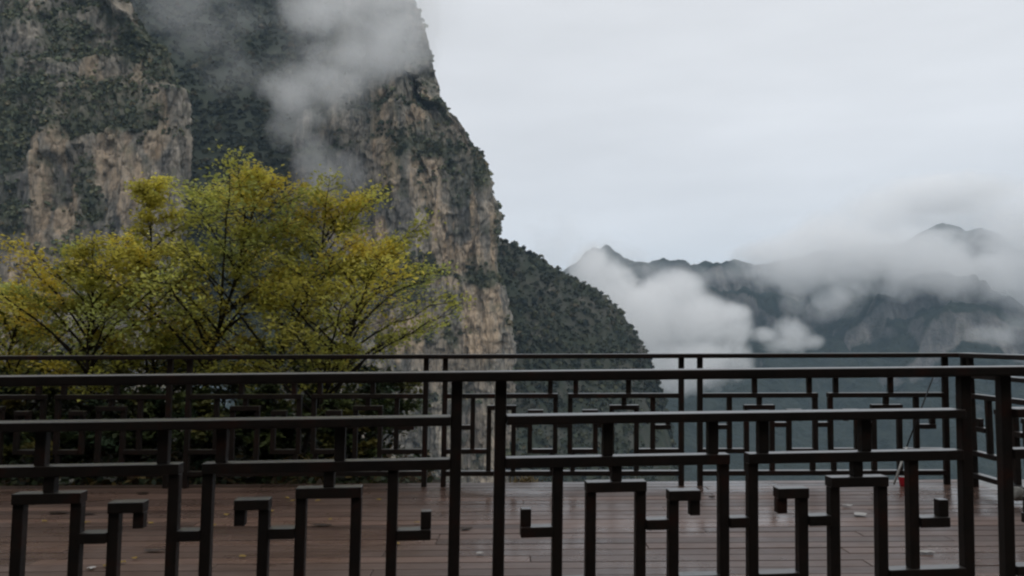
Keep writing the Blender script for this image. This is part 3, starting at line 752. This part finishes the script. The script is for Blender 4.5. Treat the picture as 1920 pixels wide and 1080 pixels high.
# ------------------------------------------------------------------ clouds and mist
def cloud(name, label, Y, blobs, dens, nscale, amp, soft, thick, aniso=0.15, colr=(1.0, 1.0, 1.0), shift=0.0):
    """blobs: (px, py, rx, ry) ellipses in photo pixels at distance Y; each becomes an ellipsoid of real size"""
    k = Y / FPX; E = []
    for bl in blobs:
        dy = bl[4] if len(bl) > 4 else 0.0
        c = at(bl[0], bl[1], Y + dy); E.append((c, np.array([bl[2] * k * 1.12, max(thick * 0.5, min(thick, 0.5 * (bl[2] + bl[3]) * k)), bl[3] * k * 1.12])))
    # hull: union of slightly swollen ellipsoids, made one closed skin
    import bmesh
    bm = bmesh.new()
    for c, r in E:
        mt = Matrix.Translation(Vector(c)) @ Matrix.Diagonal((r[0] * 1.12, r[1] * 1.12, r[2] * 1.12, 1)); bmesh.ops.create_icosphere(bm, subdivisions=3, radius=1.0, matrix=mt)
    me = bpy.data.meshes.new(name); bm.to_mesh(me); bm.free(); o = link(name, me)
    rm = o.modifiers.new('skin', 'REMESH'); rm.mode = 'VOXEL'; rm.voxel_size = max(3.0, min(r.min() for c, r in E) * 0.22)
    dg = bpy.context.evaluated_depsgraph_get(); me2 = bpy.data.meshes.new_from_object(o.evaluated_get(dg)); o.modifiers.clear(); o.data = me2; me2.name = name
    bpy.data.meshes.remove(me)
    t = NT(name + '_vapour'); tc = t.n('ShaderNodeTexCoord'); p = tc.outputs['Object']
    S = None
    for c, r in E:
        q = t.vmath('LENGTH', t.vmath('MULTIPLY', t.vmath('SUBTRACT', p, tuple(c)), tuple(1 / r))); s = t.math('SUBTRACT', 1.0, q)
        if S is None: S = s
        else:
            nd = t.n('ShaderNodeMath', operation='SMOOTH_MAX'); t.l(S, nd.inputs[0]); t.l(s, nd.inputs[1]); nd.inputs[2].default_value = 0.15; S = nd.outputs[0]
    n = t.noise(p, nscale, 6.0, 0.66, 0.35)
    d = t.math('MULTIPLY_ADD', t.math('SUBTRACT', n, 0.5), amp * 1.7, S); d = t.math('ADD', d, shift)
    d = t.math('DIVIDE', d, soft * 0.9, clamp=True); d = t.math('MULTIPLY', d, t.math('DIVIDE', t.math('ADD', S, 0.08), 0.2, clamp=True))
    pv = t.n('ShaderNodeVolumePrincipled'); pv.inputs['Color'].default_value = (*colr, 1); pv.inputs['Anisotropy'].default_value = aniso
    pv.inputs['Density Attribute'].default_value = ''
    t.l(t.math('MULTIPLY', d, dens), pv.inputs['Density']); out = t.n('ShaderNodeOutputMaterial'); t.l(pv.outputs[0], out.inputs['Volume'])
    me2.materials.clear(); me2.materials.append(t.m)
    tag(o, label, 'cloud', None, 'stuff')
    return o


cloud('cloud', 'thick white cloud bank filling the valley beyond the wooded spur', 1250,
      [(1150, 545, 62, 62), (1130, 520, 60, 50), (1215, 590, 85, 75), (1290, 605, 80, 58), (1345, 612, 62, 50), (1250, 545, 70, 40), (1370, 590, 36, 26), (1300, 680, 110, 60), (1115, 500, 45, 48)], 0.030, 0.011, 1.5, 0.5, 90)
cloud('cloud', 'small round puff of cloud low in front of the far mountain', 1350, [(1490, 626, 46, 34), (1470, 645, 52, 22), (1520, 640, 28, 18), (1435, 630, 30, 18)], 0.024, 0.013, 1.5, 0.6, 70)
cloud('cloud', 'broad cloud bank hiding the upper slopes of the right-hand mountain', 2000,
      [(1500, 500, 110, 60), (1620, 470, 130, 85), (1740, 500, 130, 68), (1850, 520, 120, 65), (1800, 362, 170, 36), (1965, 430, 125, 100), (1555, 560, 45, 34), (1675, 545, 45, 34), (1905, 560, 70, 36), (1655, 400, 80, 55), (1790, 405, 130, 50, 950), (1560, 455, 90, 42), (1440, 480, 70, 30)],
      0.017, 0.006, 1.6, 0.6, 150)
cloud('cloud', 'thin wisp of cloud drifting over the distant left ridge', 1900, [(1050, 470, 75, 70), (1085, 505, 60, 55), (1240, 508, 75, 24), (1310, 520, 60, 20), (1180, 480, 40, 25), (1128, 476, 52, 40), (1785, 430, 100, 30), (1390, 510, 50, 20)], 0.0055, 0.010, 1.8, 0.9, 60)
cloud('cloud', 'thin ragged wisp in the middle of the far mountain side', 1500, [(1485, 560, 26, 32), (1560, 580, 60, 30), (1600, 555, 50, 26)], 0.007, 0.014, 1.8, 0.9, 50)
cloud('cloud', 'faint wisp low at the right edge of the valley', 1500, [(1870, 628, 60, 22), (1910, 605, 40, 26)], 0.008, 0.014, 1.8, 0.9, 50)
cloud('mist', 'pale puff of mist clinging to the middle of the central cliff', 548, [(560, 205, 58, 52), (545, 240, 48, 48), (600, 180, 60, 34), (580, 290, 40, 50), (620, 330, 70, 50)], 0.022, 0.040, 1.6, 1.0, 28)
cloud('mist', 'white mist streaming over the top of the central cliff', 560, [(735, 60, 100, 76), (680, 110, 125, 48), (770, 110, 60, 38), (610, 150, 100, 36), (750, -40, 100, 80), (620, 20, 110, 56), (540, 170, 70, 36)], 0.026, 0.030, 1.6, 0.95, 36)
cloud('mist', 'thin pale veil of mist spread over the upper part of the central cliff', 575, [(690, 60, 170, 100), (600, 150, 130, 80), (760, 20, 110, 90)], 0.0075, 0.022, 1.5, 0.9, 40)
cloud('mist', 'grey mist drifting down the head of the gully on the left', 520, [(330, 20, 85, 62), (390, 80, 75, 50), (350, -40, 120, 60), (430, 140, 60, 50), (470, 40, 70, 34)], 0.0085, 0.035, 1.6, 0.9, 34)

# ------------------------------------------------------------------ haze
hb_ = MB(); hb_.box((0, 0, 150), (6200, 6200, 416)); hz = hb_.build('haze', None)
hz.data.materials.clear(); t = NT('haze_air'); pv = t.n('ShaderNodeVolumePrincipled'); pv.inputs['Color'].default_value = (0.56, 0.78, 1.0, 1)
pv.inputs['Density'].default_value = 7.5e-5; pv.inputs['Density Attribute'].default_value = ''; pv.inputs['Anisotropy'].default_value = 0.0
out = t.n('ShaderNodeOutputMaterial'); t.l(pv.outputs[0], out.inputs['Volume']); hz.data.materials.append(t.m)
tag(hz, 'thin bluish haze filling the valley air', 'haze', None, 'stuff')

# ------------------------------------------------------------------ light
SUN_EL, SUN_AZ = R(48), R(150)      # azimuth from +Y, clockwise: behind the camera, a little to the right
w = bpy.data.worlds.new('World'); scene.world = w; w.use_nodes = True; nt = w.node_tree; nt.nodes.clear()
out = nt.nodes.new('ShaderNodeOutputWorld'); bg = nt.nodes.new('ShaderNodeBackground'); bg.inputs['Strength'].default_value = 0.1
sky = nt.nodes.new('ShaderNodeTexSky'); sky.sky_type = 'NISHITA'; sky.sun_disc = False; sky.sun_elevation = SUN_EL; sky.sun_rotation = SUN_AZ
tc = nt.nodes.new('ShaderNodeTexCoord'); sx = nt.nodes.new('ShaderNodeSeparateXYZ'); nt.links.new(tc.outputs['Generated'], sx.inputs[0])
mp = nt.nodes.new('ShaderNodeMapping'); mp.inputs['Scale'].default_value = (1.6, 1.6, 7); nt.links.new(tc.outputs['Generated'], mp.inputs[0])
nz = nt.nodes.new('ShaderNodeTexNoise'); nz.inputs['Scale'].default_value = 1.7; nz.inputs['Detail'].default_value = 5; nt.links.new(mp.outputs[0], nz.inputs['Vector'])
rp = nt.nodes.new('ShaderNodeValToRGB'); e = rp.color_ramp.elements; e[0].position = 0.0; e[0].color = (0.74, 0.765, 0.80, 1); e[1].position = 1.0; e[1].color = (1.08, 1.08, 1.08, 1)
for p_, c_ in ((0.12, (0.80, 0.825, 0.865)), (0.40, (0.83, 0.85, 0.88))):
    el = e.new(p_); el.color = (*c_, 1)
nt.links.new(sx.outputs[2], rp.inputs[0])
nr_ = nt.nodes.new('ShaderNodeMapRange'); nr_.inputs[1].default_value = 0.3; nr_.inputs[2].default_value = 0.7; nr_.inputs[3].default_value = 9.3; nr_.inputs[4].default_value = 10.7
nt.links.new(nz.outputs['Fac'], nr_.inputs[0])
vm = nt.nodes.new('ShaderNodeVectorMath'); vm.operation = 'SCALE'; nt.links.new(rp.outputs[0], vm.inputs[0]); nt.links.new(nr_.outputs[0], vm.inputs['Scale'])
mx = nt.nodes.new('ShaderNodeMix'); mx.data_type = 'RGBA'; mx.inputs[0].default_value = 0.93
nt.links.new(sky.outputs[0], mx.inputs[6]); nt.links.new(vm.outputs[0], mx.inputs[7]); nt.links.new(mx.outputs[2], bg.inputs[0]); nt.links.new(bg.outputs[0], out.inputs[0])
sl = bpy.data.lights.new('sun', 'SUN'); sl.energy = 1.15; sl.angle = R(40); sl.color = (1.0, 0.97, 0.93); so = bpy.data.objects.new('sun', sl); col.objects.link(so)
dv = Vector((math.sin(SUN_AZ) * math.cos(SUN_EL), math.cos(SUN_AZ) * math.cos(SUN_EL), math.sin(SUN_EL))); so.rotation_euler = dv.to_track_quat('Z', 'Y').to_euler()

scene.view_settings.view_transform = 'Standard'; scene.view_settings.look = 'None'; scene.view_settings.exposure = 0; scene.view_settings.gamma = 1
scene.render.engine = 'CYCLES'; c = scene.cycles; c.use_denoising = True; c.volume_bounces = 9; c.max_bounces = 12; c.diffuse_bounces = 3; c.transparent_max_bounces = 8
c.filter_width = 2.3; c.volume_step_rate = 0.4; c.volume_max_steps = 256
